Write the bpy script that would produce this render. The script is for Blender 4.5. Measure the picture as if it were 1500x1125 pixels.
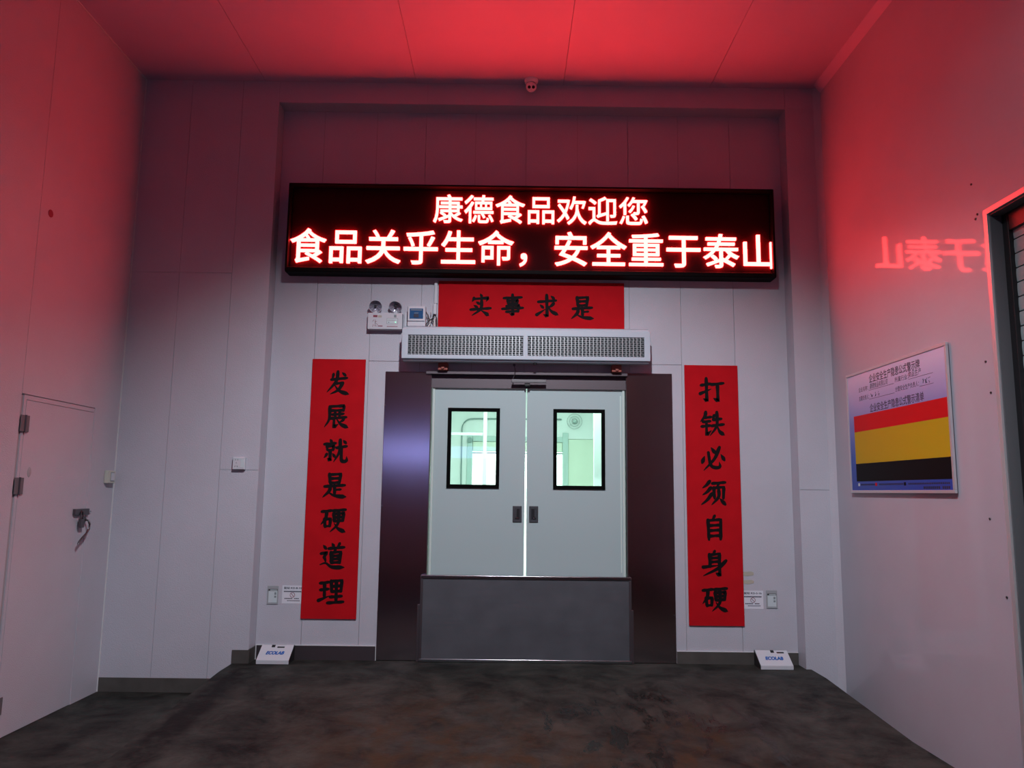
import bpy, bmesh, math, random
from mathutils import Vector, Matrix
random.seed(7)
S = bpy.context.scene
for o in list(bpy.data.objects): bpy.data.objects.remove(o)
C = S.collection

# ------------------------------------------------------------------ camera, world, lamps, exposure
cam = bpy.data.objects.new('camera', bpy.data.cameras.new('camera')); C.objects.link(cam)
cam.data.sensor_width = 36.0; cam.data.sensor_fit = 'HORIZONTAL'
cam.data.lens = 36.0*1141.5/1500.0
cam.data.clip_start = 0.05
R_ = Vector((0.99991232, -0.00606971, 0.01176877))
U_ = Vector((-0.01248795, -0.13664746, 0.99054102))
F_ = Vector((0.00440412, 0.99060115, 0.13671128))
cam.matrix_world = Matrix(((R_.x, U_.x, -F_.x, 0.0), (R_.y, U_.y, -F_.y, -7.2042), (R_.z, U_.z, -F_.z, 1.5), (0, 0, 0, 1)))
S.camera = cam
W = bpy.data.worlds.new('world'); S.world = W; W.use_nodes = True
W.node_tree.nodes['Background'].inputs[0].default_value = (0.55, 0.65, 1.0, 1)
W.node_tree.nodes['Background'].inputs[1].default_value = 0.6
S.view_settings.view_transform = 'Standard'; S.view_settings.look = 'None'
S.view_settings.exposure = 0.0; S.view_settings.gamma = 1.0; S.view_settings.use_curve_mapping = False

PI = math.pi
def area(name, loc, rot, sx, sy, power, col, spread=PI):
    l = bpy.data.lights.new(name, 'AREA'); l.shape = 'RECTANGLE'; l.size = sx; l.size_y = sy
    l.energy = power; l.color = col; l.spread = spread
    o = bpy.data.objects.new(name, l); C.objects.link(o); o.location = loc; o.rotation_euler = rot
    return o
PI = math.pi
# flat lamp on the hall ceiling, above and ahead of the photographer
lamp = area('ceiling_lamp', (0.15, -5.3, 5.30), (0, 0, 0), 0.30, 0.30, 38, (0.88, 0.92, 1.0)); lamp.data.shape = 'DISK'
# added unseen spot beside it, turned down to brighten the end wall
sl = bpy.data.lights.new('added_flood_lamp', 'SPOT'); sl.energy = 970; sl.color = (0.90, 0.93, 1.0); sl.spot_size = math.radians(84); sl.spot_blend = 0.75; sl.shadow_soft_size = 0.10
so = bpy.data.objects.new('added_flood_lamp', sl); C.objects.link(so); so.location = (0.15, -4.80, 5.22); so.scale = (1.2, 1, 1)
so.rotation_euler = Vector((0, math.cos(math.radians(53)), -math.sin(math.radians(53)))).to_track_quat('-Z', 'Y').to_euler()
# daylight coming in at the window in the rear wall
area('window_daylight', (-1.6, -9.98, 2.35), (-PI/2, 0, PI), 2.9, 0.26, 4.5, (0.30, 0.36, 1.0), math.radians(120))
# ceiling lamps of the corridor behind the double doors
area('corridor_lamp', (0.1, 0.75, 3.05), (0, 0, 0), 1.6, 0.8, 98, (0.86, 1.0, 0.94))
area('far_room_lamp', (0.1, 4.4, 3.05), (0, 0, 0), 1.6, 1.2, 230, (0.92, 1.0, 0.95))

# ------------------------------------------------------------------ measures (metres; z = 0 at the door sill)
XL, XR, ZC, ZF = -3.511, 2.936, 5.377, -0.2476
YF = -0.177            # front plane of the end wall (the recess lies behind it at y = 0)
AL, AR, ZB = -2.228, 2.618, 5.163
YR = -10.0             # rear wall

# ------------------------------------------------------------------ materials
def mat(name, col, rough=0.5, metal=0.0, bump=0.0, bscale=60.0, spec=0.5, coat=0.0, coat_rough=0.1, aniso=0.0, vary=0.0, vscale=3.0, wave=0.0):
    m = bpy.data.materials.new(name); m.use_nodes = True
    nt = m.node_tree; b = nt.nodes['Principled BSDF']
    b.inputs['Base Color'].default_value = (*col, 1); b.inputs['Roughness'].default_value = rough
    b.inputs['Metallic'].default_value = metal; b.inputs['Specular IOR Level'].default_value = spec
    b.inputs['Coat Weight'].default_value = coat; b.inputs['Coat Roughness'].default_value = coat_rough
    b.inputs['Anisotropic'].default_value = aniso
    tc = nt.nodes.new('ShaderNodeTexCoord')
    nrm = None
    if wave:
        n = nt.nodes.new('ShaderNodeTexNoise'); n.inputs['Scale'].default_value = 2.2; n.inputs['Detail'].default_value = 1
        bp = nt.nodes.new('ShaderNodeBump'); bp.inputs['Strength'].default_value = 1.0; bp.inputs['Distance'].default_value = wave
        nt.links.new(tc.outputs['Object'], n.inputs['Vector']); nt.links.new(n.outputs['Fac'], bp.inputs['Height']); nrm = bp
    if bump:
        n = nt.nodes.new('ShaderNodeTexNoise'); n.inputs['Scale'].default_value = bscale; n.inputs['Detail'].default_value = 3
        bp = nt.nodes.new('ShaderNodeBump'); bp.inputs['Strength'].default_value = bump; bp.inputs['Distance'].default_value = 0.004
        nt.links.new(tc.outputs['Object'], n.inputs['Vector']); nt.links.new(n.outputs['Fac'], bp.inputs['Height'])
        if nrm: nt.links.new(nrm.outputs['Normal'], bp.inputs['Normal'])
        nrm = bp
    if nrm:
        nt.links.new(nrm.outputs['Normal'], b.inputs['Normal'])
        if coat: nt.links.new(nrm.outputs['Normal'], b.inputs['Coat Normal'])
    if vary:
        n = nt.nodes.new('ShaderNodeTexNoise'); n.inputs['Scale'].default_value = vscale; n.inputs['Detail'].default_value = 4
        r = nt.nodes.new('ShaderNodeMapRange'); r.inputs['From Min'].default_value = 0.3; r.inputs['From Max'].default_value = 0.7
        r.inputs['To Min'].default_value = 1-vary; r.inputs['To Max'].default_value = 1.0
        mx = nt.nodes.new('ShaderNodeVectorMath'); mx.operation = 'SCALE'; mx.inputs[0].default_value = col
        nt.links.new(tc.outputs['Object'], n.inputs['Vector']); nt.links.new(n.outputs['Fac'], r.inputs['Value'])
        nt.links.new(r.outputs['Result'], mx.inputs['Scale']); nt.links.new(mx.outputs['Vector'], b.inputs['Base Color'])
    return m
def emit(name, col, strength):
    m = bpy.data.materials.new(name); m.use_nodes = True; nt = m.node_tree; nt.nodes.clear()
    e = nt.nodes.new('ShaderNodeEmission'); o = nt.nodes.new('ShaderNodeOutputMaterial')
    e.inputs[0].default_value = (*col, 1); e.inputs[1].default_value = strength
    nt.links.new(e.outputs[0], o.inputs[0]); return m

M = {}
M['wall'] = mat('wall_panel_white', (0.50, 0.495, 0.56), 0.5, bump=0.7, bscale=150, vary=0.05)
M['wall_gloss'] = mat('wall_panel_glossy_white', (0.41, 0.415, 0.48), 0.5, coat=0.45, coat_rough=0.04, vary=0.05, wave=0.0022, bump=0.008, bscale=150)
M['joint'] = mat('panel_joint', (0.34, 0.33, 0.35), 0.8)
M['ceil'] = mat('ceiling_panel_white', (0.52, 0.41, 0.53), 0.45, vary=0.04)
M['caulk'] = mat('caulk_white', (0.60, 0.60, 0.62), 0.5)
M['hall_dark'] = mat('dark_hall_paint', (0.30, 0.24, 0.25), 0.6)
M['steel'] = mat('brushed_steel_plate', (0.46, 0.38, 0.40), 0.16, 1.0, vary=0.12, vscale=2.0)
M['steel_dark'] = mat('dark_steel_head', (0.11, 0.09, 0.10), 0.5, 0.8)
M['steel_board'] = mat('scratched_steel_board', (0.115, 0.118, 0.135), 0.5, 0.3, vary=0.2, vscale=5)
M['steel_trim'] = mat('steel_edge_trim', (0.4, 0.4, 0.42), 0.2, 1.0)
M['base'] = mat('stone_skirting', (0.085, 0.078, 0.072), 0.45, vary=0.25, vscale=8)
M['leaf'] = mat('door_leaf_grey', (0.41, 0.51, 0.52), 0.5, bump=0.2, bscale=200)
M['seal'] = mat('pale_green_seal', (0.62, 0.72, 0.68), 0.4)
M['black'] = mat('black_plastic', (0.012, 0.012, 0.014), 0.4)
M['black_rub'] = mat('black_rubber', (0.003, 0.003, 0.003), 0.8, spec=0.06)
M['grey_pl'] = mat('grey_handle', (0.06, 0.062, 0.07), 0.35)
M['chrome'] = mat('chrome', (0.6, 0.6, 0.62), 0.15, 1.0)
M['red'] = mat('red_banner_cloth', (0.50, 0.007, 0.013), 0.8, vary=0.12, vscale=6, spec=0.08)
M['ink'] = mat('black_ink', (0.006, 0.004, 0.005), 0.7, spec=0.12)
M['white_pl'] = mat('white_plastic', (0.56, 0.57, 0.62), 0.4)
M['cam_white'] = mat('camera_white', (0.85, 0.80, 0.82), 0.35)
M['white_ac'] = mat('white_enamel', (0.47, 0.53, 0.60), 0.4)
M['cream'] = mat('cream_plastic', (0.52, 0.52, 0.45), 0.4)
M['grille'] = mat('grille_grey', (0.20, 0.22, 0.235), 0.4, 0.3)
M['grille_dk'] = mat('grille_back', (0.02, 0.025, 0.028), 0.7)
M['blue_win'] = mat('blue_breaker_cover', (0.03, 0.10, 0.24), 0.15)
M['rust'] = mat('red_brown_bracket', (0.30, 0.07, 0.05), 0.6)
M['ledbody'] = mat('led_cabinet_black', (0.0045, 0.003, 0.0035), 0.6, spec=0.08)
M['ledface'] = mat('led_module_face', (0.030, 0.006, 0.008), 0.9, spec=0.03)
M['slat'] = mat('shutter_slat_grey', (0.36, 0.45, 0.46), 0.45, vary=0.15, vscale=4)
M['dkgrey'] = mat('dark_grey_paint', (0.115, 0.12, 0.13), 0.55)
M['tape'] = mat('old_tape', (0.42, 0.40, 0.33), 0.6)
M['pocket'] = mat('grey_card_pocket', (0.33, 0.35, 0.37), 0.4)
M['card'] = mat('pale_blue_card', (0.55, 0.63, 0.66), 0.4)
M['cardtext'] = mat('card_grey_print', (0.22, 0.26, 0.28), 0.6)
M['paper'] = mat('white_label_paper', (0.68, 0.69, 0.76), 0.6)
M['navy'] = mat('navy_print', (0.02, 0.02, 0.05), 0.6)
M['redprint'] = mat('dark_red_print', (0.22, 0.03, 0.06), 0.6)
M['logo_blue'] = mat('blue_lettering', (0.01, 0.10, 0.40), 0.5)
M['alu'] = mat('aluminium_profile', (0.62, 0.62, 0.64), 0.35, 0.6)
M['bandred'] = mat('poster_red', (0.50, 0.004, 0.006), 0.5, spec=0.15)
M['bandyel'] = mat('poster_yellow', (0.44, 0.345, 0.006), 0.5, spec=0.15)
M['bandblk'] = mat('poster_black', (0.003, 0.003, 0.003), 0.5, spec=0.1)
M['cable'] = mat('dark_cable', (0.03, 0.022, 0.02), 0.5)
M['cabwhite'] = mat('white_cable', (0.6, 0.58, 0.56), 0.5)
M['lampglass'] = mat('lamp_reflector', (0.40, 0.38, 0.47), 0.2, 0.25)
M['pad'] = mat('padlock_metal', (0.15, 0.14, 0.15), 0.35, 0.9)
M['hinge'] = mat('hinge_steel', (0.16, 0.15, 0.16), 0.5, 0.3)
M['cor_wall'] = mat('corridor_wall', (0.70, 0.80, 0.76), 0.5)
M['cor_wall2'] = mat('corridor_wall_cream', (0.62, 0.74, 0.60), 0.5)
M['cor_line'] = mat('corridor_pipe_green', (0.20, 0.30, 0.28), 0.5)
M['cor_frame'] = mat('corridor_frame', (0.42, 0.58, 0.53), 0.5)
M['cor_floor'] = mat('corridor_floor', (0.35, 0.42, 0.38), 0.5)
M['led_text'] = emit('led_red_light', (1.0, 0.033, 0.030), 31.0)
M['green_led'] = emit('indicator_green', (0.3, 1.0, 0.6), 1.6)

# glass pane: see-through with a faint reflection
g = bpy.data.materials.new('window_glass'); g.use_nodes = True; nt = g.node_tree; nt.nodes.clear()
tr = nt.nodes.new('ShaderNodeBsdfTransparent'); tr.inputs[0].default_value = (0.93, 0.98, 0.96, 1)
gl = nt.nodes.new('ShaderNodeBsdfGlossy'); gl.inputs['Roughness'].default_value = 0.02
fr = nt.nodes.new('ShaderNodeFresnel'); fr.inputs[0].default_value = 1.45
mx = nt.nodes.new('ShaderNodeMixShader'); ou = nt.nodes.new('ShaderNodeOutputMaterial')
nt.links.new(fr.outputs[0], mx.inputs[0]); nt.links.new(tr.outputs[0], mx.inputs[1]); nt.links.new(gl.outputs[0], mx.inputs[2]); nt.links.new(mx.outputs[0], ou.inputs[0])
M['glass'] = g

# brushed look for the steel plates: horizontal grain
def brush(m, scale=(3, 3, 400), amt=0.10):
    nt = m.node_tree; b = nt.nodes['Principled BSDF']
    tc = nt.nodes.new('ShaderNodeTexCoord'); mp = nt.nodes.new('ShaderNodeMapping'); mp.inputs['Scale'].default_value = scale
    n = nt.nodes.new('ShaderNodeTexNoise'); n.inputs['Scale'].default_value = 1.0; n.inputs['Detail'].default_value = 2
    r = nt.nodes.new('ShaderNodeMapRange'); base = b.inputs['Roughness'].default_value
    r.inputs['To Min'].default_value = max(0.05, base-amt); r.inputs['To Max'].default_value = base+amt
    nt.links.new(tc.outputs['Object'], mp.inputs['Vector']); nt.links.new(mp.outputs[0], n.inputs['Vector'])
    nt.links.new(n.outputs['Fac'], r.inputs['Value']); nt.links.new(r.outputs['Result'], b.inputs['Roughness'])
brush(M['steel'], (1.5, 1.5, 160), 0.015); brush(M['steel_board'], (4, 4, 120), 0.15)

# floor: dark stained concrete
def floor_material():
    m = bpy.data.materials.new('stained_concrete'); m.use_nodes = True; nt = m.node_tree; b = nt.nodes['Principled BSDF']
    N = nt.nodes.new; L = nt.links.new
    tc = N('ShaderNodeTexCoord')
    def noise(scale, det=6, rough=0.6, mapscale=None, off=(0, 0, 0)):
        mp = N('ShaderNodeMapping'); mp.inputs['Scale'].default_value = mapscale or (1, 1, 1); mp.inputs['Location'].default_value = off
        n = N('ShaderNodeTexNoise'); n.inputs['Scale'].default_value = scale; n.inputs['Detail'].default_value = det; n.inputs['Roughness'].default_value = rough
        n.inputs['Distortion'].default_value = 0.4
        L(tc.outputs['Object'], mp.inputs[0]); L(mp.outputs[0], n.inputs['Vector']); return n.outputs['Fac']
    def ramp(src, a, b_, ca=(0, 0, 0, 1), cb=(1, 1, 1, 1)):
        r = N('ShaderNodeValToRGB'); r.color_ramp.elements[0].position = a; r.color_ramp.elements[1].position = b_
        r.color_ramp.elements[0].color = ca; r.color_ramp.elements[1].color = cb; L(src, r.inputs[0]); return r.outputs[0]
    def blob(cx, cy, rx, ry):
        mp = N('ShaderNodeMapping'); mp.vector_type = 'TEXTURE'; mp.inputs['Location'].default_value = (cx, cy, 0); mp.inputs['Scale'].default_value = (rx, ry, 50)
        g_ = N('ShaderNodeTexGradient'); g_.gradient_type = 'QUADRATIC_SPHERE'
        L(tc.outputs['Object'], mp.inputs[0]); L(mp.outputs[0], g_.inputs[0]); return g_.outputs['Fac']
    def math_(op, a, b_):
        n = N('ShaderNodeMath'); n.operation = op; n.use_clamp = True
        for i, v in enumerate((a, b_)):
            if isinstance(v, (int, float)): n.inputs[i].default_value = v
            else: L(v, n.inputs[i])
        return n.outputs[0]
    def mixc(f, a, col):
        x = N('ShaderNodeMix'); x.data_type = 'RGBA'; L(f, x.inputs['Factor']); L(a, x.inputs['A']); x.inputs['B'].default_value = col; return x.outputs['Result']
    col = ramp(noise(2.6, 10, 0.72), 0.34, 0.66, (0.0065, 0.0065, 0.006, 1), (0.050, 0.050, 0.044, 1))
    pale = ramp(noise(5, 8, 0.7), 0.60, 0.72)
    col = mixc(math_('MULTIPLY', pale, 0.35), col, (0.065, 0.062, 0.056, 1))
    rust = None
    for args in ((-0.55, -1.9, 1.3, 1.5), (0.2, -2.7, 1.8, 1.6), (1.25, -1.9, 0.7, 1.0), (1.9, -2.9, 0.9, 1.2)):
        v = blob(*args); rust = v if rust is None else math_('ADD', rust, v)
    rn = ramp(noise(3.0, 8, 0.7, (1.6, 1, 1), (3, 1, 0)), 0.42, 0.62)
    rf = math_('MULTIPLY', math_('MULTIPLY', rust, 1.6), rn)
    col = mixc(math_('MULTIPLY', rf, 0.85), col, (0.046, 0.026, 0.012, 1))
    wet = ramp(noise(3.4, 9, 0.68, (2.0, 0.7, 1), (7, 2, 0)), 0.52, 0.60)
    wet = math_('MULTIPLY', wet, ramp(blob(0.9, -1.9, 1.6, 2.0), 0.05, 0.3))
    col = mixc(math_('MULTIPLY', wet, 0.75), col, (0.009, 0.008, 0.007, 1))
    # dark band along the left edge of the ramp
    band = blob(-2.2, -1.6, 0.22, 3.2)
    col = mixc(math_('MULTIPLY', math_('MULTIPLY', band, 2.5), ramp(noise(6, 6), 0.35, 0.55)), col, (0.009, 0.008, 0.0075, 1))
    L(col, b.inputs['Base Color'])
    rr = N('ShaderNodeMapRange'); L(wet, rr.inputs['Value']); rr.inputs['To Min'].default_value = 0.62; rr.inputs['To Max'].default_value = 0.22
    L(rr.outputs[0], b.inputs['Roughness'])
    bp = N('ShaderNodeBump'); bp.inputs['Strength'].default_value = 0.5; bp.inputs['Distance'].default_value = 0.01
    L(noise(9, 8, 0.7), bp.inputs['Height']); L(bp.outputs[0], b.inputs['Normal'])
    b.inputs['Specular IOR Level'].default_value = 0.13
    return m
M['floor'] = floor_material()

# poster print: lilac paper turning blue towards the foot
def gradient_print():
    m = mat('poster_lilac_blue', (0.6, 0.6, 0.8), 0.35); nt = m.node_tree
    tc = nt.nodes.new('ShaderNodeTexCoord'); sp = nt.nodes.new('ShaderNodeSeparateXYZ'); r = nt.nodes.new('ShaderNodeValToRGB')
    mr = nt.nodes.new('ShaderNodeMapRange'); mr.inputs['From Min'].default_value = 1.52; mr.inputs['From Max'].default_value = 2.52
    nt.links.new(tc.outputs['Object'], sp.inputs[0]); nt.links.new(sp.outputs['Z'], mr.inputs['Value']); nt.links.new(mr.outputs[0], r.inputs[0])
    e = r.color_ramp.elements; e[0].position = 0.0; e[0].color = (0.010, 0.045, 0.34, 1); e[1].position = 0.93; e[1].color = (0.54, 0.55, 0.76, 1)
    k = e.new(0.3); k.color = (0.03, 0.09, 0.42, 1); k = e.new(0.58); k.color = (0.18, 0.22, 0.52, 1); k = e.new(0.72); k.color = (0.33, 0.35, 0.63, 1)
    nt.links.new(r.outputs[0], nt.nodes['Principled BSDF'].inputs['Base Color']); return m
M['poster'] = gradient_print()

# ------------------------------------------------------------------ mesh helpers
def add_box(bm, x0, x1, y0, y1, z0, z1, bev=0.0, seg=2):
    b2 = bmesh.new(); bmesh.ops.create_cube(b2, size=1.0)
    for v in b2.verts:
        v.co = Vector((x0+(v.co.x+.5)*(x1-x0), y0+(v.co.y+.5)*(y1-y0), z0+(v.co.z+.5)*(z1-z0)))
    if bev: bmesh.ops.bevel(b2, geom=list(b2.edges), offset=bev, segments=seg, affect='EDGES', profile=0.5)
    me = bpy.data.meshes.new('t'); b2.to_mesh(me); b2.free(); bm.from_mesh(me); bpy.data.meshes.remove(me)
def add_cyl(bm, p, q, r, n=20, r2=None, cap=True):
    p, q = Vector(p), Vector(q); d = q-p; b2 = bmesh.new()
    bmesh.ops.create_cone(b2, cap_ends=cap, segments=n, radius1=r, radius2=r if r2 is None else r2, depth=d.length)
    mtx = Matrix.Translation((p+q)/2) @ d.to_track_quat('Z', 'Y').to_matrix().to_4x4()
    b2.transform(mtx); me = bpy.data.meshes.new('t'); b2.to_mesh(me); b2.free(); bm.from_mesh(me); bpy.data.meshes.remove(me)
def add_tube(bm, pts, r, n=8):
    pts = [Vector(p) for p in pts]; rings = []
    for i, p in enumerate(pts):
        a = pts[max(0, i-1)]; b = pts[min(len(pts)-1, i+1)]; t = (b-a).normalized()
        up = Vector((0, 0, 1)) if abs(t.z) < .9 else Vector((1, 0, 0))
        s = t.cross(up).normalized(); w = s.cross(t).normalized()
        rings.append([bm.verts.new(p+(s*math.cos(2*PI*k/n)+w*math.sin(2*PI*k/n))*r) for k in range(n)])
    for i in range(len(rings)-1):
        for k in range(n):
            bm.faces.new((rings[i][k], rings[i][(k+1) % n], rings[i+1][(k+1) % n], rings[i+1][k]))
    bm.faces.new(rings[0][::-1]); bm.faces.new(rings[-1])
def add_prism(bm, poly, axis, a, b):
    """poly: 2-D outline; axis x: (y,z), y: (x,z), z: (x,y); extruded from a to b."""
    def P(u, v, w): return {'x': (w, u, v), 'y': (u, w, v), 'z': (u, v, w)}[axis]
    A = [bm.verts.new(P(u, v, a)) for u, v in poly]; B = [bm.verts.new(P(u, v, b)) for u, v in poly]; n = len(poly)
    bm.faces.new(A[::-1]); bm.faces.new(B)
    for i in range(n): bm.faces.new((A[i], A[(i+1) % n], B[(i+1) % n], B[i]))
def add_lathe(bm, prof, n=28, mtx=None):
    """prof: list of (radius, height) around +Z, then moved by mtx."""
    mtx = mtx or Matrix(); rings = []
    for r, h in prof:
        if r < 1e-6: rings.append([bm.verts.new(mtx @ Vector((0, 0, h)))])
        else: rings.append([bm.verts.new(mtx @ Vector((r*math.cos(2*PI*k/n), r*math.sin(2*PI*k/n), h))) for k in range(n)])
    for a, b in zip(rings, rings[1:]):
        for k in range(n):
            k2 = (k+1) % n
            if len(a) == 1: bm.faces.new((a[0], b[k], b[k2]))
            elif len(b) == 1: bm.faces.new((a[k], b[0], a[k2]))
            else: bm.faces.new((a[k], b[k], b[k2], a[k2]))
def obj(name, bm, m, parent=None, smooth=False):
    if isinstance(bm, bmesh.types.BMesh):
        bmesh.ops.recalc_face_normals(bm, faces=bm.faces)
        me = bpy.data.meshes.new(name); bm.to_mesh(me); bm.free()
    else: me = bm
    me.materials.clear(); me.materials.append(M[m] if isinstance(m, str) else m)
    if smooth:
        for p in me.polygons: p.use_smooth = True
        try: me.set_sharp_from_angle(angle=math.radians(50))
        except Exception: pass
    o = bpy.data.objects.new(name, me); C.objects.link(o)
    if smooth:
        wn = o.modifiers.new('weighted_normals', 'WEIGHTED_NORMAL'); wn.keep_sharp = True; wn.weight = 90
    if parent:
        o.parent = parent; o.matrix_parent_inverse = parent.matrix_world.inverted()
    return o
def box(name, x0, x1, y0, y1, z0, z1, m, parent=None, bev=0.0):
    bm = bmesh.new(); add_box(bm, x0, x1, y0, y1, z0, z1, bev); return obj(name, bm, m, parent, smooth=bev > 0)
def tag(o, label, cat, group=None):
    o['label'] = label; o['category'] = cat
    if group: o['group'] = group
    return o
def thing(name, label, cat, loc, group=None):
    o = bpy.data.objects.new(name, None); C.objects.link(o); o.location = loc; o.empty_display_size = 0.1
    o.matrix_world = Matrix.Translation(loc)
    return tag(o, label, cat, group)
def struct(o): o['kind'] = 'structure'; return o
def estruct(name, loc=(0, 0, 0)):
    o = bpy.data.objects.new(name, None); C.objects.link(o); o.location = loc; o.matrix_world = Matrix.Translation(loc); return struct(o)

def text_mesh(body, size, weight=0.0, depth=0.0, shear=0.0, sx=1.0):
    cu = bpy.data.curves.new('lettering', 'FONT'); cu.body = body; cu.size = size; cu.extrude = depth/2
    cu.shear = shear; cu.resolution_u = 4
    o = bpy.data.objects.new('tmp', cu); C.objects.link(o)
    dg = bpy.context.evaluated_depsgraph_get(); dg.update()
    me = bpy.data.meshes.new_from_object(o.evaluated_get(dg)); bpy.data.objects.remove(o); bpy.data.curves.remove(cu)
    if weight > 0:      # bolder: copies set a little apart, fused into the one lettering mesh
        bm = bmesh.new(); w = weight*size
        for k, (dx, dy) in enumerate(((0, 0), (1, .6), (-1, .6), (1, -.6), (-1, -.6), (0, 1), (0, -1))):
            c = me.copy(); c.transform(Matrix.Translation((dx*w, dy*w, -k*.00012))); bm.from_mesh(c); bpy.data.meshes.remove(c)
        bm.to_mesh(me); bm.free()
    if sx != 1.0: me.transform(Matrix.Diagonal((sx, 1, 1, 1)))
    return me
TO_BACK = Matrix(((1, 0, 0, 0), (0, 0, -1, 0), (0, 1, 0, 0), (0, 0, 0, 1)))       # writing read looking towards +y
TO_RIGHT = Matrix(((0, 0, -1, 0), (-1, 0, 0, 0), (0, 1, 0, 0), (0, 0, 0, 1)))     # writing on the right-hand wall
def write(name, body, size, loc, m, parent, weight=0.0, depth=0.0, shear=0.0, frame=TO_BACK, fit=None):
    me = text_mesh(body, size, weight, depth, shear)
    if fit:
        xs = [v.co.x for v in me.vertices]; x0, x1 = min(xs), max(xs)
        me.transform(Matrix.Diagonal((fit/(x1-x0), 1, 1, 1)) @ Matrix.Translation((-x0, 0, 0)))
    me.transform(Matrix.Translation(loc) @ frame)
    return obj(name, me, m, parent)

# ------------------------------------------------------------------ brush-written characters (grid 0..100, y down)
GLYPH = {
'实': "d 47 0 55 14|p 20 18 12 36|k 18 24 84 18 74 34|d 30 36 44 46|d 20 52 36 62|h 6 72 94 64|p 54 30 50 68 12 98|n 54 76 70 86 86 98",
'事': "h 10 16 90 11|v 26 26 30 43|z 28 28 72 24 68 42|h 32 41 68 38|z 22 52 78 48 74 76|h 4 65 96 59|h 22 78 76 74|g 49 0 51 92 36 86",
'求': "h 12 30 88 23|g 48 0 50 92 34 84|d 20 42 34 56|t 6 86 42 62|p 78 36 56 54|n 54 48 68 70 97 86|d 66 4 80 16",
'是': "v 28 4 32 42|z 30 6 74 3 69 40|h 33 22 69 20|h 33 40 68 37|h 10 54 92 48|v 50 50 52 84|h 53 67 76 65|p 34 58 28 74 4 97|n 22 74 50 90 99 95",
'发': "p 32 12 26 34|h 24 36 88 28|p 50 2 44 42 8 88|h 42 52 72 49|p 72 49 54 78 22 96|n 38 58 58 82 98 96|d 68 6 82 18",
'展': "z 20 8 80 4 77 24|h 24 25 77 22|p 21 8 20 60 2 92|h 32 41 78 37|v 44 30 45 54|v 62 28 62 52|h 24 57 90 51|k 40 58 40 92 58 80|p 80 60 62 72|n 50 58 68 80 99 94",
'就': "d 26 2 34 14|h 4 23 50 18|v 14 31 17 47|z 15 32 43 29 40 45|h 17 47 40 45|g 28 48 29 88 18 80|p 15 62 4 78|d 38 60 48 74|h 54 37 95 30|p 68 4 66 52 44 94|u 74 36 75 84 84 92 96 88 96 72|d 80 6 92 18",
'硬': "h 2 15 42 10|p 22 15 18 42 0 66|v 14 44 17 76|z 15 46 38 42 36 72|h 17 74 36 71|h 46 11 98 6|v 50 23 53 52|z 50 24 91 20 88 50|h 53 38 88 35|h 53 52 88 49|p 70 10 68 62 38 95|n 54 62 70 82 99 95",
'道': "d 46 0 55 12|p 78 0 67 14|h 34 21 96 15|p 62 22 54 34|v 44 36 46 78|z 44 37 83 33 80 76|h 46 50 80 48|h 46 63 80 60|h 46 76 80 74|d 12 8 24 22|z 4 41 27 36 16 56|p 18 56 24 76|n 2 84 24 78 50 93 99 94",
'理': "h 4 17 40 12|h 6 43 38 39|v 22 16 23 72|t 0 84 42 66|v 48 8 51 50|z 48 9 91 5 88 48|h 51 29 88 26|h 51 49 88 46|v 69 8 70 90|h 46 70 92 66|h 36 93 99 88",
'打': "h 6 29 46 22|g 28 0 29 94 14 84|t 2 64 48 44|h 48 26 99 19|g 74 24 75 94 56 82",
'铁': "p 24 0 20 18 2 40|h 18 24 46 20|h 12 41 42 37|h 6 60 42 55|k 26 40 26 94 46 76|p 58 12 50 34|h 54 32 88 27|h 47 57 97 50|p 70 0 68 56 40 97|n 70 56 80 80 99 94",
'必': "d 16 42 6 68|u 32 26 40 74 58 87 78 83 76 64|d 44 6 60 28|p 78 4 56 52 12 99|d 84 34 97 56",
'须': "p 36 2 6 30|p 40 28 6 58|p 44 52 0 97|h 46 11 99 6|p 72 10 64 25|v 52 28 54 71|z 52 29 93 25 90 70|p 72 36 70 66 42 97|d 76 72 97 95",
'自': "p 54 0 42 16|v 26 18 29 96|g2 26 20 78 15 76 94|h 30 40 74 37|h 30 60 74 57|h 30 82 74 79",
'身': "p 52 0 42 13|v 30 14 32 63|z 30 16 71 11 70 50|g 70 40 70 96 54 86|h 33 29 69 26|h 33 44 69 41|t 4 64 70 56|p 96 38 64 68 4 98",
}
PROF = {  # stroke kind: (fraction along the stroke, half width)
'h': [(0, 4.4), (.12, 5.4), (.45, 3.9), (.85, 4.9), (.95, 5.8), (1, 3.8)],
'v': [(0, 5.2), (.12, 6.0), (.5, 4.6), (.9, 5.4), (1, 3.6)],
'p': [(0, 4.8), (.1, 6.0), (.5, 4.7), (.85, 2.9), (1, 1.2)],
'n': [(0, 1.8), (.35, 3.8), (.72, 7.0), (.84, 6.6), (1, 1.3)],
'd': [(0, 1.6), (.35, 4.9), (.75, 6.8), (1, 4.0)],
't': [(0, 5.6), (.15, 5.2), (.6, 3.2), (1, 1.2)],
'z': [(0, 4.4), (.12, 4.9), (.4, 3.9), (.55, 5.6), (.8, 4.9), (1, 4.4)],
'g2': [(0, 4.4), (.2, 4.2), (.4, 5.2), (.7, 5.0), (.95, 6.2), (1, 4.0)],
'g': [(0, 4.8), (.08, 6.0), (.45, 4.8), (.8, 5.8), (.88, 5.6), (1, 1.0)],
'k': [(0, 4.4), (.4, 4.2), (.72, 6.0), (1, 1.2)],
'u': [(0, 4.8), (.35, 5.0), (.65, 5.8), (.85, 4.8), (1, 1.2)],
}
CURVED = {'p', 'n', 'd', 'u'}
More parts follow.
